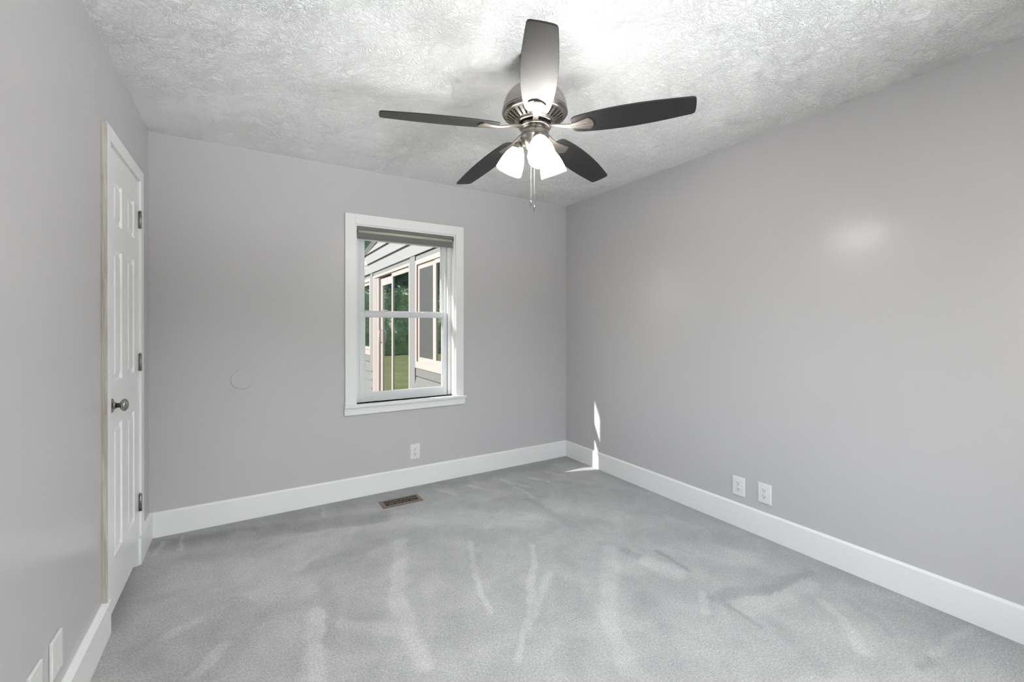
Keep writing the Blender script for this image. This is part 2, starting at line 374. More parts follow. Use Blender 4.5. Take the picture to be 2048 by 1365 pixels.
# ---- closet door in the left wall
door = empty('door_1', (XL, 2.705, 0), 'white six-panel closet door with round knob in the left wall', 'door', None, 'structure')
def rel(parent):
    L = Vector(parent.location)
    return lambda bm: bmesh.ops.translate(bm, vec=-L, verts=bm.verts[:])
def part(name, bm, mats, parent, bevel=0, seg=2):
    rel_root = parent
    while rel_root.parent: rel_root = rel_root.parent
    bmesh.ops.translate(bm, vec=-Vector(rel_root.location), verts=bm.verts[:])
    return obj(name, bm, mats, parent, bevel, None, seg)
CO0, CI0, CI1, CO1, CT = 2.360, 2.412, 3.018, 3.085, 2.108
bm = bmesh.new()
def casing_leg(bm, y0, y1, z0, z1):
    vs_, fs = add_box(bm, XL, XL+0.020, y0, y1, z0, z1)
    return fs
fs = casing_leg(bm, CO0, CI0, 0.150, CT); fs[2].material_index = 1
part('door_casing', bm, [TRIM, RAWEDGE], door, 0.0015)
bm = bmesh.new(); casing_leg(bm, CI1, CO1, 0.150, CT); part('door_casing', bm, TRIM, door, 0.0015)
bm = bmesh.new(); casing_leg(bm, CI0, CI1, DZ+0.002, CT); part('door_casing', bm, TRIM, door, 0.0015)
bm = bmesh.new()
add_box(bm, XL-WT, XL+0.004, D0-0.001, D0+0.010, 0, DZ); add_box(bm, XL-WT, XL+0.010, D1-0.008, D1+0.012, 0, DZ); add_box(bm, XL-WT, XL+0.004, D0, D1, DZ-0.006, DZ+0.004)
add_box(bm, XL-WT-0.02, XL-WT, D0-0.05, D1+0.05, -0.05, DZ+0.05, 1)  # near-black panel puts the unlit closet's shade into colour
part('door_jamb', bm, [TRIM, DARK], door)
# slab: face with six sunk-and-raised panels
SX, S0, S1, SZ0, SZ1 = XL+0.010, 2.418, 2.994, 0.052, 2.036
ys = [S0, 2.505, 2.650, 2.760, 2.905, S1]; zs = [SZ0, 0.275, 0.842, 1.036, 1.612, 1.724, 1.914, SZ1]
bm = bmesh.new()
def face_quad(bm, P): return bm.faces.new([bm.verts.new(p) for p in P])
for i in range(5):
    for k in range(7):
        y0, y1, z0, z1 = ys[i], ys[i+1], zs[k], zs[k+1]
        if i in (1, 3) and k in (1, 3, 5):
            steps = [(0, 0), (0.006, -0.009), (0.016, -0.009), (0.032, -0.001)]; prev = None
            for ins, dep in steps:
                ring = [(SX+dep, y0+ins, z0+ins), (SX+dep, y1-ins, z0+ins), (SX+dep, y1-ins, z1-ins), (SX+dep, y0+ins, z1-ins)]
                if prev:
                    for q in range(4): face_quad(bm, (prev[q], prev[(q+1) % 4], ring[(q+1) % 4], ring[q]))
                prev = ring
            face_quad(bm, prev)
        else: face_quad(bm, ((SX, y0, z0), (SX, y1, z0), (SX, y1, z1), (SX, y0, z1)))
bx = SX-0.034
for P in (((SX,S0,SZ0),(bx,S0,SZ0),(bx,S1,SZ0),(SX,S1,SZ0)), ((SX,S0,SZ1),(SX,S1,SZ1),(bx,S1,SZ1),(bx,S0,SZ1)), ((SX,S0,SZ0),(SX,S0,SZ1),(bx,S0,SZ1),(bx,S0,SZ0)), ((SX,S1,SZ0),(bx,S1,SZ0),(bx,S1,SZ1),(SX,S1,SZ1)), ((bx,S0,SZ0),(bx,S0,SZ1),(bx,S1,SZ1),(bx,S1,SZ0))):
    face_quad(bm, P)
bmesh.ops.remove_doubles(bm, verts=bm.verts[:], dist=0.0004)
slab = part('door_slab', bm, DOORP, door)
# knob: rosette, neck, ball
ky, kz = 2.468, 0.936
bm = bmesh.new(); add_lathe(bm, [(0.031, -0.002), (0.031, 0.0015), (0.026, 0.004), (0.017, 0.007), (0.0145, 0.009), (0.0145, 0.013), (0.011, 0.013)], (SX, ky, kz), (1, 0, 0), 32); ros = part('rosette', bm, HINGE, slab); 
bm = bmesh.new(); prof = [(0.0105, 0.012), (0.0105, 0.026)]
for i in range(1, 16):
    a = PI*(0.13+0.87*i/15); prof.append((max(0.0005, 0.0265*math.sin(a)), 0.0405-0.0150*math.cos(a)))
add_lathe(bm, prof, (SX, ky, kz), (1, 0, 0), 32); part('door_knob', bm, HINGE, slab)
for hz in (1.838, 1.082, 0.335):
    bm = bmesh.new()
    add_lathe(bm, [(0.0065, -0.045), (0.0065, 0.045)], (XL+0.0175, 3.004, hz), (0, 0, 1), 14)
    for q in (-0.018, 0.018): add_lathe(bm, [(0.0072, -0.0012), (0.0072, 0.0012)], (XL+0.0175, 3.004, hz+q), (0, 0, 1), 14)
    add_lathe(bm, [(0.0045, 0.045), (0.0045, 0.050)], (XL+0.0175, 3.004, hz), (0, 0, 1), 12)
    add_box(bm, XL+0.009, XL+0.013, 2.996, 3.016, hz-0.045, hz+0.045)
    part('hinge', bm, HINGE, door)

# ---- window in the back wall
win = empty('window_1', (1.0865, YB, WZ0), 'white double-hung window with casing and stool in the back wall', 'window', None, 'structure')
CYF = YB-0.018
bm = bmesh.new(); add_box(bm, 0.612, WX0, CYF, YB, WZ0, 2.102); add_box(bm, WX1, 1.560, CYF, YB, WZ0, 2.102); add_box(bm, WX0, WX1, CYF, YB, WZ1, 2.102)
part('window_casing', bm, TRIM, win, 0.0015)
bm = bmesh.new(); add_box(bm, 0.606, 1.578, YB-0.040, YB, 0.668, 0.690); add_box(bm, WX0, WX1, YB, YB+0.066, 0.668, 0.690); part('window_stool', bm, TRIM, win, 0.004)
bm = bmesh.new(); add_box(bm, 0.607, 1.574, YB-0.018, YB, 0.613, 0.668); part('window_apron', bm, TRIM, win, 0.002)
bm = bmesh.new()
add_box(bm, WX0, WX0+0.012, YB-0.001, YB+0.055, 0.690, WZ1); add_box(bm, WX1-0.012, WX1, YB-0.001, YB+0.055, 0.690, WZ1); add_box(bm, WX0+0.012, WX1-0.012, YB-0.001, YB+0.055, WZ1-0.012, WZ1)
part('window_jamb', bm, TRIM, win)
# vinyl frame with tracks
bm = bmesh.new(); FX0, FX1 = WX0, WX1
for a, c in ((FX0, 0.726), (1.447, FX1)):
    add_box(bm, a, c, YB+0.056, EXT+0.012, 0.690, WZ1)
    s0, s1 = (0.726, 0.738) if a == FX0 else (1.435, 1.447)
    add_box(bm, s0, s1, YB+0.0905, YB+0.0935, 0.690, WZ1); add_box(bm, s0, s1, EXT+0.004, EXT+0.012, 0.690, WZ1)
add_box(bm, 0.726, 1.447, YB+0.056, EXT+0.012, 1.985, WZ1); add_box(bm, 0.726, 1.447, YB+0.062, EXT+0.012, 0.672, 0.694)
part('window_frame', bm, VINYL, win, 0.002)
def sash(name, y0, y1, x0, x1, z0, z1, st, rt, rb):
    bm = bmesh.new()
    add_box(bm, x0, x0+st, y0, y1, z0, z1); add_box(bm, x1-st, x1, y0, y1, z0, z1)
    add_box(bm, x0+st, x1-st, y0, y1, z1-rt, z1); add_box(bm, x0+st, x1-st, y0, y1, z0, z0+rb)
    ym = (y0+y1)/2                                         # glazing beads
    for a, c, e, g in ((x0+st, x0+st+0.008, z0+rb, z1-rt), (x1-st-0.008, x1-st, z0+rb, z1-rt)): add_box(bm, a, c, y0+0.006, y1-0.006, e, g)
    for e, g in ((z0+rb, z0+rb+0.008), (z1-rt-0.008, z1-rt)): add_box(bm, x0+st+0.008, x1-st-0.008, y0+0.006, y1-0.006, e, g)
    s = part(name, bm, VINYL, win, 0.002)
    bm = bmesh.new(); add_box(bm, x0+st, x1-st, ym-0.002, ym+0.002, z0+rb, z1-rt); part('window_pane', bm, GLASS, s)
    return s
low = sash('lower_sash', YB+0.066, YB+0.090, 0.728, 1.445, 0.694, 1.381, 0.038, 0.036, 0.060)
upp = sash('upper_sash', YB+0.094, YB+0.118, 0.738, 1.435, 1.345, 1.985, 0.030, 0.045, 0.036)
for lx in (0.935, 1.260):
    bm = bmesh.new(); add_box(bm, lx-0.030, lx+0.030, YB+0.068, YB+0.088, 1.381, 1.386); add_lathe(bm, [(0.012, 0), (0.012, 0.006), (0.007, 0.009)], (lx, YB+0.079, 1.386), (0, 0, 1), 16)
    add_prism(bm, [(lx-0.034, YB+0.068), (lx+0.008, YB+0.066), (lx+0.010, YB+0.078), (lx-0.034, YB+0.076)], 2, 1.389, 1.398, 1)
    part('sash_lock', bm, [VINYL, HINGE], low)

# ---- unseen window added to light the room, left wall beside the camera
w2 = empty('window_added_side', (XL, 0.30, VZ0), 'unseen white framed window added to light the room, in the left wall beside the camera', 'window', None, 'structure')
bm = bmesh.new()
for d in ((V0-0.07, V0, VZ0, VZ1+0.07), (V1, V1+0.07, VZ0, VZ1+0.07), (V0, V1, VZ1, VZ1+0.07), (V0-0.08, V1+0.08, VZ0-0.07, VZ0)): add_box(bm, XL, XL+0.018, *d)
part('window_casing', bm, TRIM, w2, 0.002)
bm = bmesh.new()
for y0, y1, z0, z1 in ((V0, V0+0.05, VZ0, VZ1), (V1-0.05, V1, VZ0, VZ1), (V0+0.05, V1-0.05, VZ1-0.05, VZ1), (V0+0.05, V1-0.05, VZ0, VZ0+0.05), (V0+0.05, V1-0.05, 1.41, 1.45)): add_box(bm, XL-0.10, XL-0.03, y0, y1, z0, z1)
fr = part('window_frame', bm, VINYL, w2, 0.002)
bm = bmesh.new(); add_box(bm, XL-0.067, XL-0.063, V0+0.05, V1-0.05, VZ0+0.05, VZ1-0.05); part('window_pane', bm, GLASS, fr)

w3 = empty('window_added_rear', (1.325, YR, UZ0), 'unseen white framed window added to light the room, in the wall behind the camera', 'window', None, 'structure')  # window added out of view as an opening for the rear fill lamps
bm = bmesh.new()
for d in ((U0-0.07, U0, UZ0, UZ1+0.07), (U1, U1+0.07, UZ0, UZ1+0.07), (U0, U1, UZ1, UZ1+0.07), (U0-0.08, U1+0.08, UZ0-0.07, UZ0)): add_box(bm, d[0], d[1], YR, YR+0.018, d[2], d[3])
part('window_casing', bm, TRIM, w3, 0.002)
bm = bmesh.new()
for x0, x1, z0, z1 in ((U0, U0+0.05, UZ0, UZ1), (U1-0.05, U1, UZ0, UZ1), (U0+0.05, U1-0.05, UZ1-0.05, UZ1), (U0+0.05, U1-0.05, UZ0, UZ0+0.05), (1.305, 1.345, UZ0+0.05, UZ1-0.05)): add_box(bm, x0, x1, YR-0.10, YR-0.03, z0, z1)
fr = part('window_frame', bm, VINYL, w3, 0.002)
bm = bmesh.new(); add_box(bm, U0+0.05, U1-0.05, YR-0.067, YR-0.063, UZ0+0.05, UZ1-0.05); part('window_pane', bm, GLASS, fr)

# ---- eave of the house over the window
bm = bmesh.new(); add_box(bm, -2.5, 1.70, EXT, EXT+0.33, 2.50, 2.52); add_box(bm, -2.5, 1.70, EXT+0.33, EXT+0.35, 2.485, 2.66)
add_prism(bm, [(EXT, 2.80), (EXT+0.37, 2.66), (EXT+0.37, 2.68), (EXT, 2.83)], 0, -2.5, 1.70, 1)
struct(obj('trim_1', bm, [EXTRIM, SHINGLE]), 'roof eave of the house above the outside of the window', 'eave')

# ================================================================== things on the walls and floor
# roller blind inside the window head
bl = empty('roller_blind', (1.0865, YB+0.03, 1.925), 'grey and beige roller blind drawn up at the top of the window', 'blind')
BX0, BX1 = WX0+0.022, WX1-0.016
bm = bmesh.new(); add_prism(bm, [(YB+0.004, 1.996), (YB+0.002, 2.010), (YB+0.004, 2.0175), (YB+0.052, 2.0175), (YB+0.052, 2.008), (YB+0.010, 2.006), (YB+0.010, 1.996)], 0, BX0, BX1); part('headrail', bm, BLINDG, bl)
bm = bmesh.new(); add_lathe(bm, [(0.0185, 0), (0.0185, BX1-BX0-0.008)], (BX0+0.004, YB+0.031, 1.9845), (1, 0, 0), 28); part('fabric_roll', bm, BLINDR, bl)
bm = bmesh.new(); add_box(bm, BX0+0.004, BX1-0.004, YB+0.011, YB+0.0145, 1.934, 1.972); add_box(bm, BX0+0.002, BX1-0.002, YB+0.007, YB+0.020, 1.926, 1.936)
part('bottom_rail', bm, BLINDG, bl, 0.001)
for x in (BX0-0.010, BX1+0.000):
    bm = bmesh.new(); add_box(bm, x+0.002, x+0.008, YB+0.004, YB+0.05, 1.985, 2.0175); part('end_bracket', bm, HINGE, bl, 0.001)

# wall outlets: cover plate, two receptacles, screw; built facing -Y around the origin, base at z=0
def make_outlet():
    root = empty('wall_outlet', (0, 0, 0))
    bm = bmesh.new(); W_, H_ = 0.040, 0.060
    add_prism(bm, [(-W_, 0), (W_, 0), (W_, 2*H_), (-W_, 2*H_)], 1, -0.003, 0)
    lo = [(-W_, 0), (W_, 0), (W_, 2*H_), (-W_, 2*H_)]
    a = [bm.verts.new((x, -0.003, z)) for x, z in lo]; c = [bm.verts.new((x-math.copysign(0.005, x), -0.0075, z+(0.005 if z == 0 else -0.005))) for x, z in lo]
    for i in range(4): bm.faces.new((a[i], a[(i+1) % 4], c[(i+1) % 4], c[i]))
    bm.faces.new(c); obj('cover_plate', bm, PLASTIC, root)
    for zc in (0.079, 0.041):
        bm = bmesh.new(); pts = []
        for i in range(24):
            ang = 2*PI*i/24; pts.append((0.0172*math.cos(ang), zc+max(-0.0142, min(0.0142, 0.0172*math.sin(ang)))))
        add_prism(bm, pts, 1, -0.0105, -0.0070)
        add_box(bm, -0.0075, -0.0052, -0.0109, -0.0104, zc+0.000, zc+0.009, 1); add_box(bm, 0.0052, 0.0075, -0.0109, -0.0104, zc+0.001, zc+0.008, 1)
        add_lathe(bm, [(0.0029, 0), (0.0029, 0.0005)], (0, -0.0109, zc-0.0065), (0, 1, 0), 12, mi=1)
        obj('receptacle', bm, [PLASTIC, SLOT], root)
    bm = bmesh.new(); add_lathe(bm, [(0.0032, 0), (0.0032, 0.0014), (0.002, 0.002)], (0, -0.0074, 0.060), (0, -1, 0), 12); obj('screw', bm, PLASTIC, root)
    return root
out1 = make_outlet(); out1.location = (1.141, YB, 0.2115); tag(out1, 'white duplex outlet low on the back wall under the window', 'outlet', 'duplex wall outlets')
out2 = copy_tree(out1); out2.location = (XR, 1.601, 0.196); out2.rotation_euler = (0, 0, -PI/2); tag(out2, 'white duplex outlet on the right wall, nearer the back corner of the two', 'outlet')
out3 = copy_tree(out1); out3.location = (XR, 1.4385, 0.203); out3.rotation_euler = (0, 0, -PI/2); tag(out3, 'white duplex outlet on the right wall, farther from the back corner of the two', 'outlet')
# plain plates on the left wall
def make_plate():
    root = empty('wall_plate', (0, 0, 0)); bm = bmesh.new()
    add_prism(bm, [(-0.042, 0), (0.042, 0), (0.042, 0.118), (-0.042, 0.118)], 1, -0.009, 0); obj('cover_plate', bm, PLASTIC, root, 0.003)
    for z in (0.020, 0.098):
        bm = bmesh.new(); add_lathe(bm, [(0.003, 0), (0.003, 0.001), (0.002, 0.0015)], (0, -0.009, z), (0, -1, 0), 12); obj('screw', bm, PLASTIC, root)
    return root
p1 = make_plate(); p1.location = (XL, 1.852, 0.217); p1.rotation_euler = (0, 0, PI/2); tag(p1, 'white wall plate low on the left wall, the one nearer the closet door', 'wall plate', 'wall plates on the left wall')
p2 = copy_tree(p1); p2.location = (XL, 1.695, 0.222); tag(p2, 'white wall plate at the bottom left edge, cut off by the frame', 'wall plate')
# round painted-over patch on the back wall
bm = bmesh.new(); add_lathe(bm, [(0.0610, 0), (0.0610, 0.004), (0.0595, 0.0055), (0.056, 0.0058)], (-0.030, YB, 0.921), (0, -1, 0), 64)
tag(obj('round_cover', bm, WALL), 'round cover painted over in wall grey on the back wall left of the window', 'wall cover')

# floor register
reg = empty('floor_register', (0.953, 3.101, 0), 'bronze floor register with a scroll grille in the carpet below the window', 'floor vent')
RX0, RX1, RY0, RY1 = 0.808, 1.098, 3.032, 3.170
bm = bmesh.new(); gx0, gx1, gy0, gy1 = RX0+0.026, RX1-0.026, RY0+0.024, RY1-0.024
oo = [(RX0, RY0), (RX1, RY0), (RX1, RY1), (RX0, RY1)]; ii = [(gx0, gy0), (gx1, gy0), (gx1, gy1), (gx0, gy1)]
lv = [[bm.verts.new((x, y, z)) for x, y in q] for q, z in ((oo, 0.0005), (oo, 0.004), (ii, 0.008), (ii, 0.0015))]
for a, c in zip(lv, lv[1:]):
    for i in range(4): bm.faces.new((a[i], a[(i+1) % 4], c[(i+1) % 4], c[i]))
part('register_frame', bm, BRONZE, reg)
bm = bmesh.new(); ncol = 9; cw = (gx1-gx0)/ncol; rh = (gy1-gy0)/3
for r in range(1, 3):
    add_tube(bm, [(gx0+(gx1-gx0)*i/36, gy0+rh*r+0.0035*math.sin(i/36*ncol*PI), 0.0055) for i in range(37)], 0.0022, 6)
for r in range(3):
    for c in range(ncol+1):
        x = gx0+cw*(c+(0.5 if r % 2 else 0)); 
        if x > gx1: continue
        add_tube(bm, [(x+(0.004 if c % 2 else -0.004)*math.sin(PI*k/5), gy0+rh*(r+k/5), 0.0055) for k in range(6)], 0.0020, 6)
part('register_grille', bm, BRONZE, reg)
bm = bmesh.new(); add_box(bm, gx0, gx1, gy0, gy1, 0.0004, 0.0014); part('register_dark_pan', bm, SLOT, reg)  # dark sheet under the grille stands for the shade inside the duct

# ================================================================== ceiling fan
FX, FY = 1.066, 1.556
fan = empty('ceiling_fan', (FX, FY, H), 'brushed nickel ceiling fan with five black blades and three lit glass shades', 'ceiling fan')
TO_CAM = math.radians(-124.4)                              # from the fan axis towards the camera
def fp(name, bm, m, parent=None, bevel=0): return obj(name, bm, m, parent or fan, bevel)
bm = bmesh.new(); add_lathe(bm, [(0.068, 0), (0.068, -0.02), (0.060, -0.05), (0.058, -0.13), (0.062, -0.145)], n=40); fp('canopy', bm, NICKEL)
bm = bmesh.new(); add_lathe(bm, [(0.060, -0.135), (0.085, -0.142), (0.108, -0.155), (0.126, -0.178), (0.136, -0.205), (0.140, -0.232), (0.1405, -0.240)], n=64); fp('motor_housing', bm, NICKEL)
bm = bmesh.new()
add_lathe(bm, [(0.1405, -0.2395), (0.1425, -0.243), (0.1405, -0.247), (0.136, -0.248), (0.137, -0.2515), (0.134, -0.254), (0.127, -0.2545)], n=64, cap=False)
z_of = lambda r: -0.2545-(0.127-r)*0.62
def band(r0, r1, lift=0.0, mi=0): add_lathe(bm, [(r0, z_of(r0)-lift), (r1, z_of(r1)-lift)], n=64, cap=False, mi=mi)
band(0.127, 0.121)
NS = 30
for k in range(NS):                                         # ribs between the cooling slots
    a0, a1 = 2*PI*k/NS, 2*PI*(k+0.58)/NS
    P = []
    for r, dz in ((0.121, 0), (0.088, 0), (0.088, 0.008), (0.121, 0.008)):
        P.append([bm.verts.new((r*math.cos(a), r*math.sin(a), z_of(r)+dz)) for a in (a0, (a0+a1)/2, a1)])
    for q in range(4):
        for s in range(2): bm.faces.new((P[q][s], P[q][s+1], P[(q+1) % 4][s+1], P[(q+1) % 4][s]))
    for s in (0, 2): bm.faces.new([P[q][s] for q in range(4)])
add_lathe(bm, [(0.127, z_of(0.127)+0.0085), (0.080, z_of(0.080)+0.0085)], n=64, cap=False, mi=1)
add_lathe(bm, [(0.088, z_of(0.088)), (0.084, z_of(0.084)), (0.083, z_of(0.083)-0.003), (0.078, z_of(0.078)-0.004), (0.073, z_of(0.073)-0.001), (0.068, -0.288)], n=64, cap=False)
fp('vent_ring', bm, [NICKEL, SLOT])
bm = bmesh.new(); add_lathe(bm, [(0.050, -0.270), (0.066, -0.280), (0.066, -0.301), (0.0685, -0.3025), (0.0685, -0.3065), (0.062, -0.308)], n=56); fp('flywheel', bm, NICKEL)
bm = bmesh.new(); add_lathe(bm, [(0.060, -0.304), (0.060, -0.342), (0.058, -0.346)], n=56); sw = fp('switch_housing', bm, NICKEL)
bm = bmesh.new(); ca, sa = math.cos(TO_CAM), math.sin(TO_CAM)
add_box(bm, -0.004, 0.004, -0.0615, -0.055, -0.328, -0.321); bmesh.ops.rotate(bm, cent=(0, 0, 0), matrix=Matrix.Rotation(TO_CAM+PI/2+0.05, 3, 'Z'), verts=bm.verts[:]); fp('reverse_switch', bm, SLOT, sw)
bm = bmesh.new(); add_lathe(bm, [(0.059, -0.342), (0.0615, -0.344), (0.0615, -0.348), (0.057, -0.351), (0.053, -0.362), (0.046, -0.376), (0.036, -0.392), (0.026, -0.402), (0.014, -0.408), (0.010, -0.418), (0.004, -0.424)], n=48); fp('light_kit', bm, NICKEL)

# blades and their brackets
TIPZ = [2.146, 2.131, 2.088, 2.066, 2.106]; ROOTZ = 2.126
A0 = math.radians(-122.45)
def blade_frame(k):
    a = A0+k*2*PI/5; u = Vector((math.cos(a), math.sin(a), 0)); w = Vector((-math.sin(a), math.cos(a), 0))
    slope = (TIPZ[k]-ROOTZ)/0.48; tn = math.tan(math.radians(11.5))
    return lambda r, v, dz=0.0: u*r+w*v*0.985+Vector((0, 0, ROOTZ-H+(r-0.165)*slope-v*tn+dz))
OUT = [(0.163, 0.030), (0.168, 0.040), (0.180, 0.047), (0.21, 0.0535), (0.26, 0.060), (0.32, 0.0645), (0.38, 0.066), (0.44, 0.065), (0.50, 0.0615), (0.56, 0.0560), (0.61, 0.0505), (0.632, 0.0480), (0.641, 0.044), (0.645, 0.036), (0.6465, 0.018)]
OUTL = [(r, v) for r, v in OUT]+[(0.647, 0.0)]+[(r, -v) for r, v in reversed(OUT)]
BRK = [(0.060, 0.012), (0.10, 0.0115), (0.13, 0.011), (0.155, 0.013), (0.185, 0.020), (0.215, 0.029), (0.233, 0.0345), (0.243, 0.026), (0.250, 0.0165), (0.2535, 0.0)]
for k in range(5):
    fr_ = blade_frame(k)
    bm = bmesh.new(); lo = [bm.verts.new(fr_(r, v, -0.003)) for r, v in OUTL]; hi = [bm.verts.new(fr_(r, v, 0.003)) for r, v in OUTL]
    n = len(OUTL)
    bm.faces.new(lo); bm.faces.new(list(reversed(hi)))
    for i in range(n): bm.faces.new((lo[i], lo[(i+1) % n], hi[(i+1) % n], hi[i]))
    fp('blade', bm, BLADE, None, 0.001)
    # bracket: stem out of the flywheel, fanned plate with two ribs under the blade
    bm = bmesh.new(); cols = 6; top = []; bot = []
    def bz(r):                                              # the stem leaves the flywheel higher and dips to the blade
        t_ = max(0, min(1, (r-0.06)/0.11)); t_ = t_*t_*(3-2*t_); return t_
    for r, hw in BRK:
        rt, rb = [], []
        for c in range(cols+1):
            v = hw*(2*c/cols-1)
            base = fr_(max(r, 0.165) if r < 0.165 else r, v if r >= 0.165 else v*bz(r), 0)
            p = fr_(r, v*1.0, 0)
            zflat = -0.296
            zz = p.z*bz(r)+zflat*(1-bz(r))
            e = 2*c/cols-1
            rib = 0.0022*(math.exp(-((abs(e)-0.36)/0.16)**2))-0.0012*abs(e)
            rt.append(bm.verts.new((p.x, p.y, zz-0.0034))); rb.append(bm.verts.new((p.x, p.y, zz-0.0085-rib*bz(r))))
        top.append(rt); bot.append(rb)
    m_ = len(BRK)
    for i in range(m_-1):
        for c in range(cols):
            bm.faces.new((top[i][c], top[i][c+1], top[i+1][c+1], top[i+1][c])); bm.faces.new((bot[i][c+1], bot[i][c], bot[i+1][c], bot[i+1][c+1]))
        for c in (0, cols): bm.faces.new((top[i][c], top[i+1][c], bot[i+1][c], bot[i][c]))
    bm.faces.new([top[0][c] for c in range(cols+1)]+[bot[0][c] for c in reversed(range(cols+1))])
    bmesh.ops.remove_doubles(bm, verts=bm.verts[:], dist=0.00005)
    br = fp('blade_bracket', bm, BRACKET, None, 0.0008)
    for f in br.data.polygons: f.use_smooth = False

# three lamps
for q in range(3):
    a = TO_CAM+math.radians(14)+q*2*PI/3
    u = Vector((math.cos(a), math.sin(a), 0)); neck = u*0.077+Vector((0, 0, 2.054-H)); mouth = u*0.122+Vector((0, 0, 1.957-H)); d = (mouth-neck).normalized()
    bm = bmesh.new(); add_tube(bm, [u*0.030+Vector((0, 0, -0.372)), u*0.050+Vector((0, 0, -0.366)), neck-d*0.022], [0.012, 0.013, 0.014], 14)
    add_lathe(bm, [(0.014, -0.028), (0.022, -0.022), (0.0265, -0.008), (0.0285, 0.006), (0.026, 0.008)], neck, d, 28); arm = fp('lamp_socket', bm, NICKEL)
    bm = bmesh.new()
    op = [(0.0265, 0.000), (0.0340, 0.012), (0.0425, 0.030), (0.0500, 0.052), (0.0555, 0.078), (0.0590, 0.100), (0.0597, 0.107)]
    ip = [(r-0.003, h) for r, h in reversed(op)]
    add_lathe(bm, op[:-1], neck, d, 40, cap=False); add_lathe(bm, [(0.0590, 0.100), (0.0590, 0.1045)], neck, d, 40, cap=False)
    add_lathe(bm, [(0.0590, 0.1045), (0.0600, 0.107), (0.0565, 0.1075), (0.0562, 0.105)], neck, d, 40, cap=False, mi=1)
    add_lathe(bm, [(0.0562, 0.105)]+ip[1:], neck, d, 40, cap=False); bmesh.ops.remove_doubles(bm, verts=bm.verts[:], dist=0.0001)
    fp('lamp_shade', bm, [SHADE, RIM])
    bm = bmesh.new(); add_lathe(bm, [(0.011, 0.0), (0.012, 0.018), (0.020, 0.034), (0.027, 0.052), (0.027, 0.064), (0.020, 0.078), (0.008, 0.085), (0.001, 0.086)], neck, d, 24); fp('bulb', bm, BULB, arm)
# pull chains
rx = Vector((math.cos(TO_CAM+PI/2), math.sin(TO_CAM+PI/2), 0))   # to the right as the camera sees it
for off, zb, zt in ((-0.0165, 1.789, 1.822), (-0.002, 1.765, 1.800)):
    p = rx*off; zz = -0.405; bm = bmesh.new()
    add_tube(bm, [(p.x, p.y, -0.400), (p.x, p.y, zt-H)], 0.0007, 5)
    z_ = -0.404
    while z_ > zt-H:
        bmesh.ops.create_icosphere(bm, subdivisions=1, radius=0.0017, matrix=Matrix.Translation((p.x, p.y, z_))); z_ -= 0.0058
    ch = fp('pull_chain', bm, NICKEL)
    bm = bmesh.new(); L = zt-zb; add_lathe(bm, [(0.0012, 0), (0.0034, 0.004), (0.0036, L*0.55), (0.0026, L*0.8), (0.0030, L*0.92), (0.001, L)], (p.x, p.y, zt-H), (0, 0, -1), 12); fp('pull_fob', bm, NICKEL, ch)

# ================================================================== outside the window
WXF = 1.75                                                  # the sunroom's long wall stands at right angles to the house
sr = empty('sunroom', (WXF, 6.2, -0.45), 'pale grey sided sunroom wing with almond framed windows outside the window', 'building')
YE = 9.2; rake = lambda y: 2.556-0.142*(y-6.9)
# openings: near window 3.72-5.05, door 5.25-7.10, far window 7.27-9.0
bm = bmesh.new()
for d in ((EXT+0.01, 3.72, -0.45, 2.11), (3.72, 5.05, -0.45, 0.765), (5.05, 5.25, -0.45, 2.11), (7.10, 7.27, -0.45, 2.11), (7.27, 9.0, -0.45, 0.777), (9.0, YE, -0.45, 2.11), (3.72, 9.0, 2.045, 2.11), (5.25, 7.10, -0.45, -0.10)):
    add_box(bm, WXF, WXF+0.12, *d)
add_prism(bm, [(EXT+0.01, 2.11), (YE, 2.11), (YE, rake(YE)), (EXT+0.01, rake(EXT))], 0, WXF, WXF+0.12)
part('sunroom_wall', bm, EXTRIM, sr)
def lap(bm, y0, y1, z0, z1f, z1b=None):                      # one course: thick at its foot, thin at its head
    z1b = z1f if z1b is None else z1b
    f0 = WXF-0.038; hb, hf = f0+0.030*max(0.05, z1b-z0)/0.172, f0+0.030*max(0.05, z1f-z0)/0.172
    P = [(f0, y0, z0), (f0, y1, z0), (hb, y1, z1b), (hf, y0, z1f), (WXF+0.001, y0, z0), (WXF+0.001, y1, z0), (WXF+0.001, y1, z1b), (WXF+0.001, y0, z1f)]
    V = [bm.verts.new(p) for p in P]
    for f in ((0,1,2,3),(4,7,6,5),(0,4,5,1),(3,2,6,7),(0,3,7,4),(1,5,6,2)): bm.faces.new([V[i] for i in f])
bm = bmesh.new()
z = 2.112
while z < rake(EXT):
    yend = min(YE, 6.9+(2.556-z)/0.142) if rake(YE) < z else YE
    zt = z+0.172
    if yend > EXT+0.1:
        # split where the rake cuts the course
        yc = min(yend, 6.9+(2.556-zt)/0.142)
        if yc > EXT+0.05: lap(bm, EXT+0.01, min(yc, YE), z, zt)
        if yend-max(yc, EXT+0.01) > 0.02: lap(bm, max(yc, EXT+0.01), yend, z, min(zt, rake(max(yc, EXT+0.01))), max(z+0.002, rake(yend)))
    z += 0.172
part('siding', bm, SIDING, sr); bm = bmesh.new()
for y0, y1 in ((EXT+0.01, 5.12), (7.14, YE)):
    z = 0.655
    while z-0.14 > -0.45: lap(bm, y0, y1, z-0.14, z); z -= 0.14
    part('siding', bm, SIDING_LOW, sr); bm = bmesh.new()
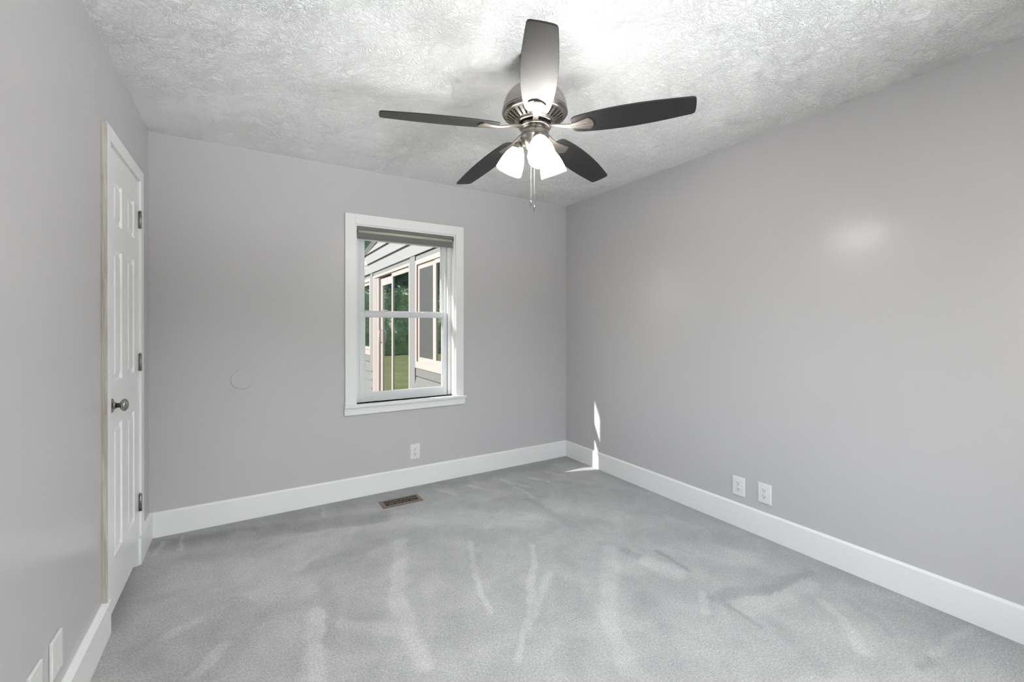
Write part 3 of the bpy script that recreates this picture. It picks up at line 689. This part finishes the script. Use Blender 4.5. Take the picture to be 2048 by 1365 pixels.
for y0, y1, z0, z1 in ((EXT+0.01, 5.05, 2.045, 2.098), (5.25, 7.11, 2.048, 2.118), (7.27, YE, 2.045, 2.085), (EXT+0.01, 5.05, 0.668, 0.765), (7.27, YE, 0.668, 0.775)):
    bm = bmesh.new(); add_box(bm, WXF-0.018, WXF, y0, y1, z0, z1); part('frieze_board' if z0 > 1 else 'apron_board', bm, EXTRIM if z0 > 1 else SIDING_LOW, sr)
for y0, y1, zt in ((5.055, 5.245, 2.150), (7.11, 7.265, 2.128)):
    bm = bmesh.new(); add_box(bm, WXF-0.030, WXF, y0, y1, -0.45, zt); part('post', bm, EXTRIM, sr, 0.003)
bm = bmesh.new(); add_prism(bm, [(EXT+0.02, rake(EXT)+0.0), (YE+0.2, rake(YE+0.2)), (YE+0.2, rake(YE+0.2)+0.10), (EXT+0.02, rake(EXT)+0.10)], 0, WXF-0.03, 5.2); part('shed_roof', bm, SHINGLE, sr)
def glazed(name, y0, y1, z0, z1, bars, panes, outer=0.055, screens=()):
    """frame around an opening in the long wall; bars = uprights (y0, y1), panes = (y0, y1, z0, z1, setback)"""
    bm = bmesh.new()
    for a, c, e, g in ((y0, y0+outer, z0, z1), (y1-outer, y1, z0, z1), (y0+outer, y1-outer, z1-outer, z1), (y0+outer, y1-outer, z0, z0+outer*1.4)): add_box(bm, WXF-0.030, WXF+0.055, a, c, e, g)
    f = part(name, bm, ALMOND, sr, 0.003)
    for (a, c, e, g, sb, st) in panes:
        bm = bmesh.new(); x0, x1 = WXF+sb, WXF+sb+0.03
        for p in ((a, a+st, e, g), (c-st, c, e, g), (a+st, c-st, g-st, g), (a+st, c-st, e, e+st)): add_box(bm, x0, x1, *p)
        s = part('sash', bm, ALMOND, f, 0.002)
        bm = bmesh.new(); add_box(bm, x0+0.012, x0+0.017, a+st, c-st, e+st, g-st); part('pane', bm, GLASSW, f)
        if sb in screens:
            bm = bmesh.new(); add_box(bm, x0+0.002, x0+0.004, a+st, c-st, e+st, g-st); part('screen', bm, SCREEN, f)
    return f
glazed('window', 3.72, 5.05, 0.765, 2.045, (), [(3.775, 4.452, 0.842, 1.990, -0.018, 0.05), (4.452, 4.995, 0.842, 1.990, -0.012, 0.055)], screens=(-0.012,))
glazed('window', 7.27, 9.0, 0.777, 2.045, (), [(7.325, 8.10, 0.86, 1.99, -0.012, 0.05), (8.05, 8.945, 0.86, 1.99, 0.016, 0.05)])
dr = glazed('sliding_door', 5.25, 7.10, -0.10, 2.048, (), [(5.285, 6.10, -0.03, 2.010, -0.012, 0.06), (6.02, 6.80, -0.03, 1.985, 0.020, 0.11)], outer=0.035)
bm = bmesh.new()
for y0, y1, x0 in ((6.985, 7.065, WXF-0.026), (6.90, 6.985, WXF-0.019), (6.80, 6.90, WXF-0.012)): add_box(bm, x0, WXF+0.055, y0, y1, -0.05, 2.013)
part('jamb_track', bm, ALMOND, dr, 0.003)
bm = bmesh.new()
for y in (6.745,):
    add_tube(bm, [(WXF+0.02, y, 1.00), (WXF-0.012, y, 1.02), (WXF-0.016, y, 1.10), (WXF-0.012, y, 1.18), (WXF+0.02, y, 1.20)], 0.008, 8)
part('door_handle', bm, ALMOND, dr)
# shell of the sunroom behind the glass
bm = bmesh.new(); add_box(bm, WXF+0.12, 5.0, EXT+0.02, YE, -0.20, -0.12); add_box(bm, 4.9, 5.0, EXT+0.02, YE, -0.12, 2.2); add_box(bm, WXF+0.12, 4.9, YE-0.1, YE, -0.12, 2.2)
part('sunroom_room', bm, INSIDE, sr)

# lawn and trees
bm = bmesh.new(); add_box(bm, -45, 40, EXT+0.02, 75, -0.66, -0.452)
tag(obj('lawn', bm, GRASS), 'sunlit yellowish green lawn mirrored in the sunroom glass', 'grass', None, 'stuff')
def make_tree(name, x, y, h, r, seed, label, trunk_r=0.16, low=0.25):
    rnd = random.Random(seed); root = empty(name, (x, y, -0.45), label, 'tree', 'trees beyond the lawn')
    bm = bmesh.new(); add_tube(bm, [(0, 0, 0.02), (0.0, 0.0, 0.5), (0.05, 0.03, h*0.35), (-0.04, 0.05, h*0.7)], [trunk_r*1.1, trunk_r, trunk_r*0.75, trunk_r*0.4], 10); obj('trunk', bm, BARK, root)
    bm = bmesh.new()
    for k in range(9):
        a = rnd.uniform(0, 2*PI); q = rnd.uniform(0, 0.5)*r; zc = h*(low+(1-low)*rnd.uniform(0.15, 0.82)); rr = r*rnd.uniform(0.42, 0.62)
        mt_ = Matrix.Translation((q*math.cos(a), q*math.sin(a), zc))
        res = bmesh.ops.create_icosphere(bm, subdivisions=4, radius=rr, matrix=mt_)
        for v_ in res['verts']:
            d = v_.co-mt_.translation; nn = mnoise.fractal(v_.co*1.7+Vector((seed*3.1, 0, 0)), 1.0, 2.0, 5)
            v_.co = mt_.translation+d*(1+0.42*nn)
    # loose leaf sprays over the crown
    base = [v_.co.copy() for v_ in bm.verts]
    for k in range(1800):
        p = rnd.choice(base); d = Vector((rnd.gauss(0, 1), rnd.gauss(0, 1), rnd.gauss(0, 1))).normalized(); e = d.cross(Vector((rnd.gauss(0, 1), rnd.gauss(0, 1), rnd.gauss(0, 1)))).normalized(); s = rnd.uniform(0.08, 0.2)
        bm.faces.new([bm.verts.new(p+d*s), bm.verts.new(p+e*s*0.5), bm.verts.new(p-d*s), bm.verts.new(p-e*s*0.5)])
    obj('crown', bm, LEAF, root); return root
make_tree('broadleaf_tree', 7.6, 27.0, 9.5, 3.8, 3, 'tall dark tree seen over the roof of the sunroom, top left of the window')
make_tree('broadleaf_tree', 3.9, 33.0, 11.0, 4.0, 9, 'tall tree behind the far end of the sunroom roof', low=0.12)
TREES = [(-3.2, 32, 9.0, 3.0), (-10.4, 32, 9.5, 3.1), (-17.6, 33, 10.0, 3.2), (-7.0, 39.5, 11.0, 3.6), (-14.4, 40, 11.5, 3.6), (-1.6, 41.5, 10.5, 3.2)]
PLACE = ['second from the right', 'in the middle', 'leftmost', 'behind the gap in the middle', 'behind the gap on the left', 'farthest right']
for i, (x, y, h, r) in enumerate(TREES):
    make_tree('broadleaf_tree', x, y, h, r, 20+i, 'green tree beyond the lawn hedge, %s' % PLACE[i], low=0.18)
bm = bmesh.new(); prof = [(25.0, -0.45), (24.9, 0.2), (24.95, 0.8), (25.0, 1.3), (25.25, 1.7), (25.5, 2.05), (25.8, 2.4), (26.1, 2.75), (26.4, 3.1), (26.7, 3.3), (27.0, 3.0), (27.1, 1.5), (27.0, -0.45)]
rows = []
for i in range(220):
    x = -24+27*i/219; row = []
    for y, z in prof:
        v_ = Vector((x, y, z))
        if z > -0.4: v_ += mnoise.noise_vector(v_*0.9)*0.45+mnoise.noise_vector(v_*3.2)*0.22; v_.z = max(v_.z, -0.42)
        row.append(bm.verts.new(v_))
    rows.append(row)
for a_, c_ in zip(rows, rows[1:]):
    for k in range(len(prof)-1): bm.faces.new((a_[k], a_[k+1], c_[k+1], c_[k]))
rnd = random.Random(5); base = [v_.co.copy() for v_ in bm.verts if v_.co.z > 0.0]
for k in range(9000):
    p = rnd.choice(base)+Vector((rnd.gauss(0, 0.1), rnd.gauss(0, 0.08), rnd.gauss(0, 0.1))); d = Vector((rnd.gauss(0, 1), rnd.gauss(0, 1), rnd.gauss(0, 1))).normalized(); e = d.cross(Vector((rnd.gauss(0, 1), rnd.gauss(0, 1), rnd.gauss(0, 1)))).normalized(); q = rnd.uniform(0.05, 0.13)
    bm.faces.new([bm.verts.new(p+d*q), bm.verts.new(p+e*q*0.6), bm.verts.new(p-d*q), bm.verts.new(p-e*q*0.6)])
tag(obj('hedge', bm, HEDGE), 'green hedge across the far side of the lawn', 'hedge', None, 'stuff')
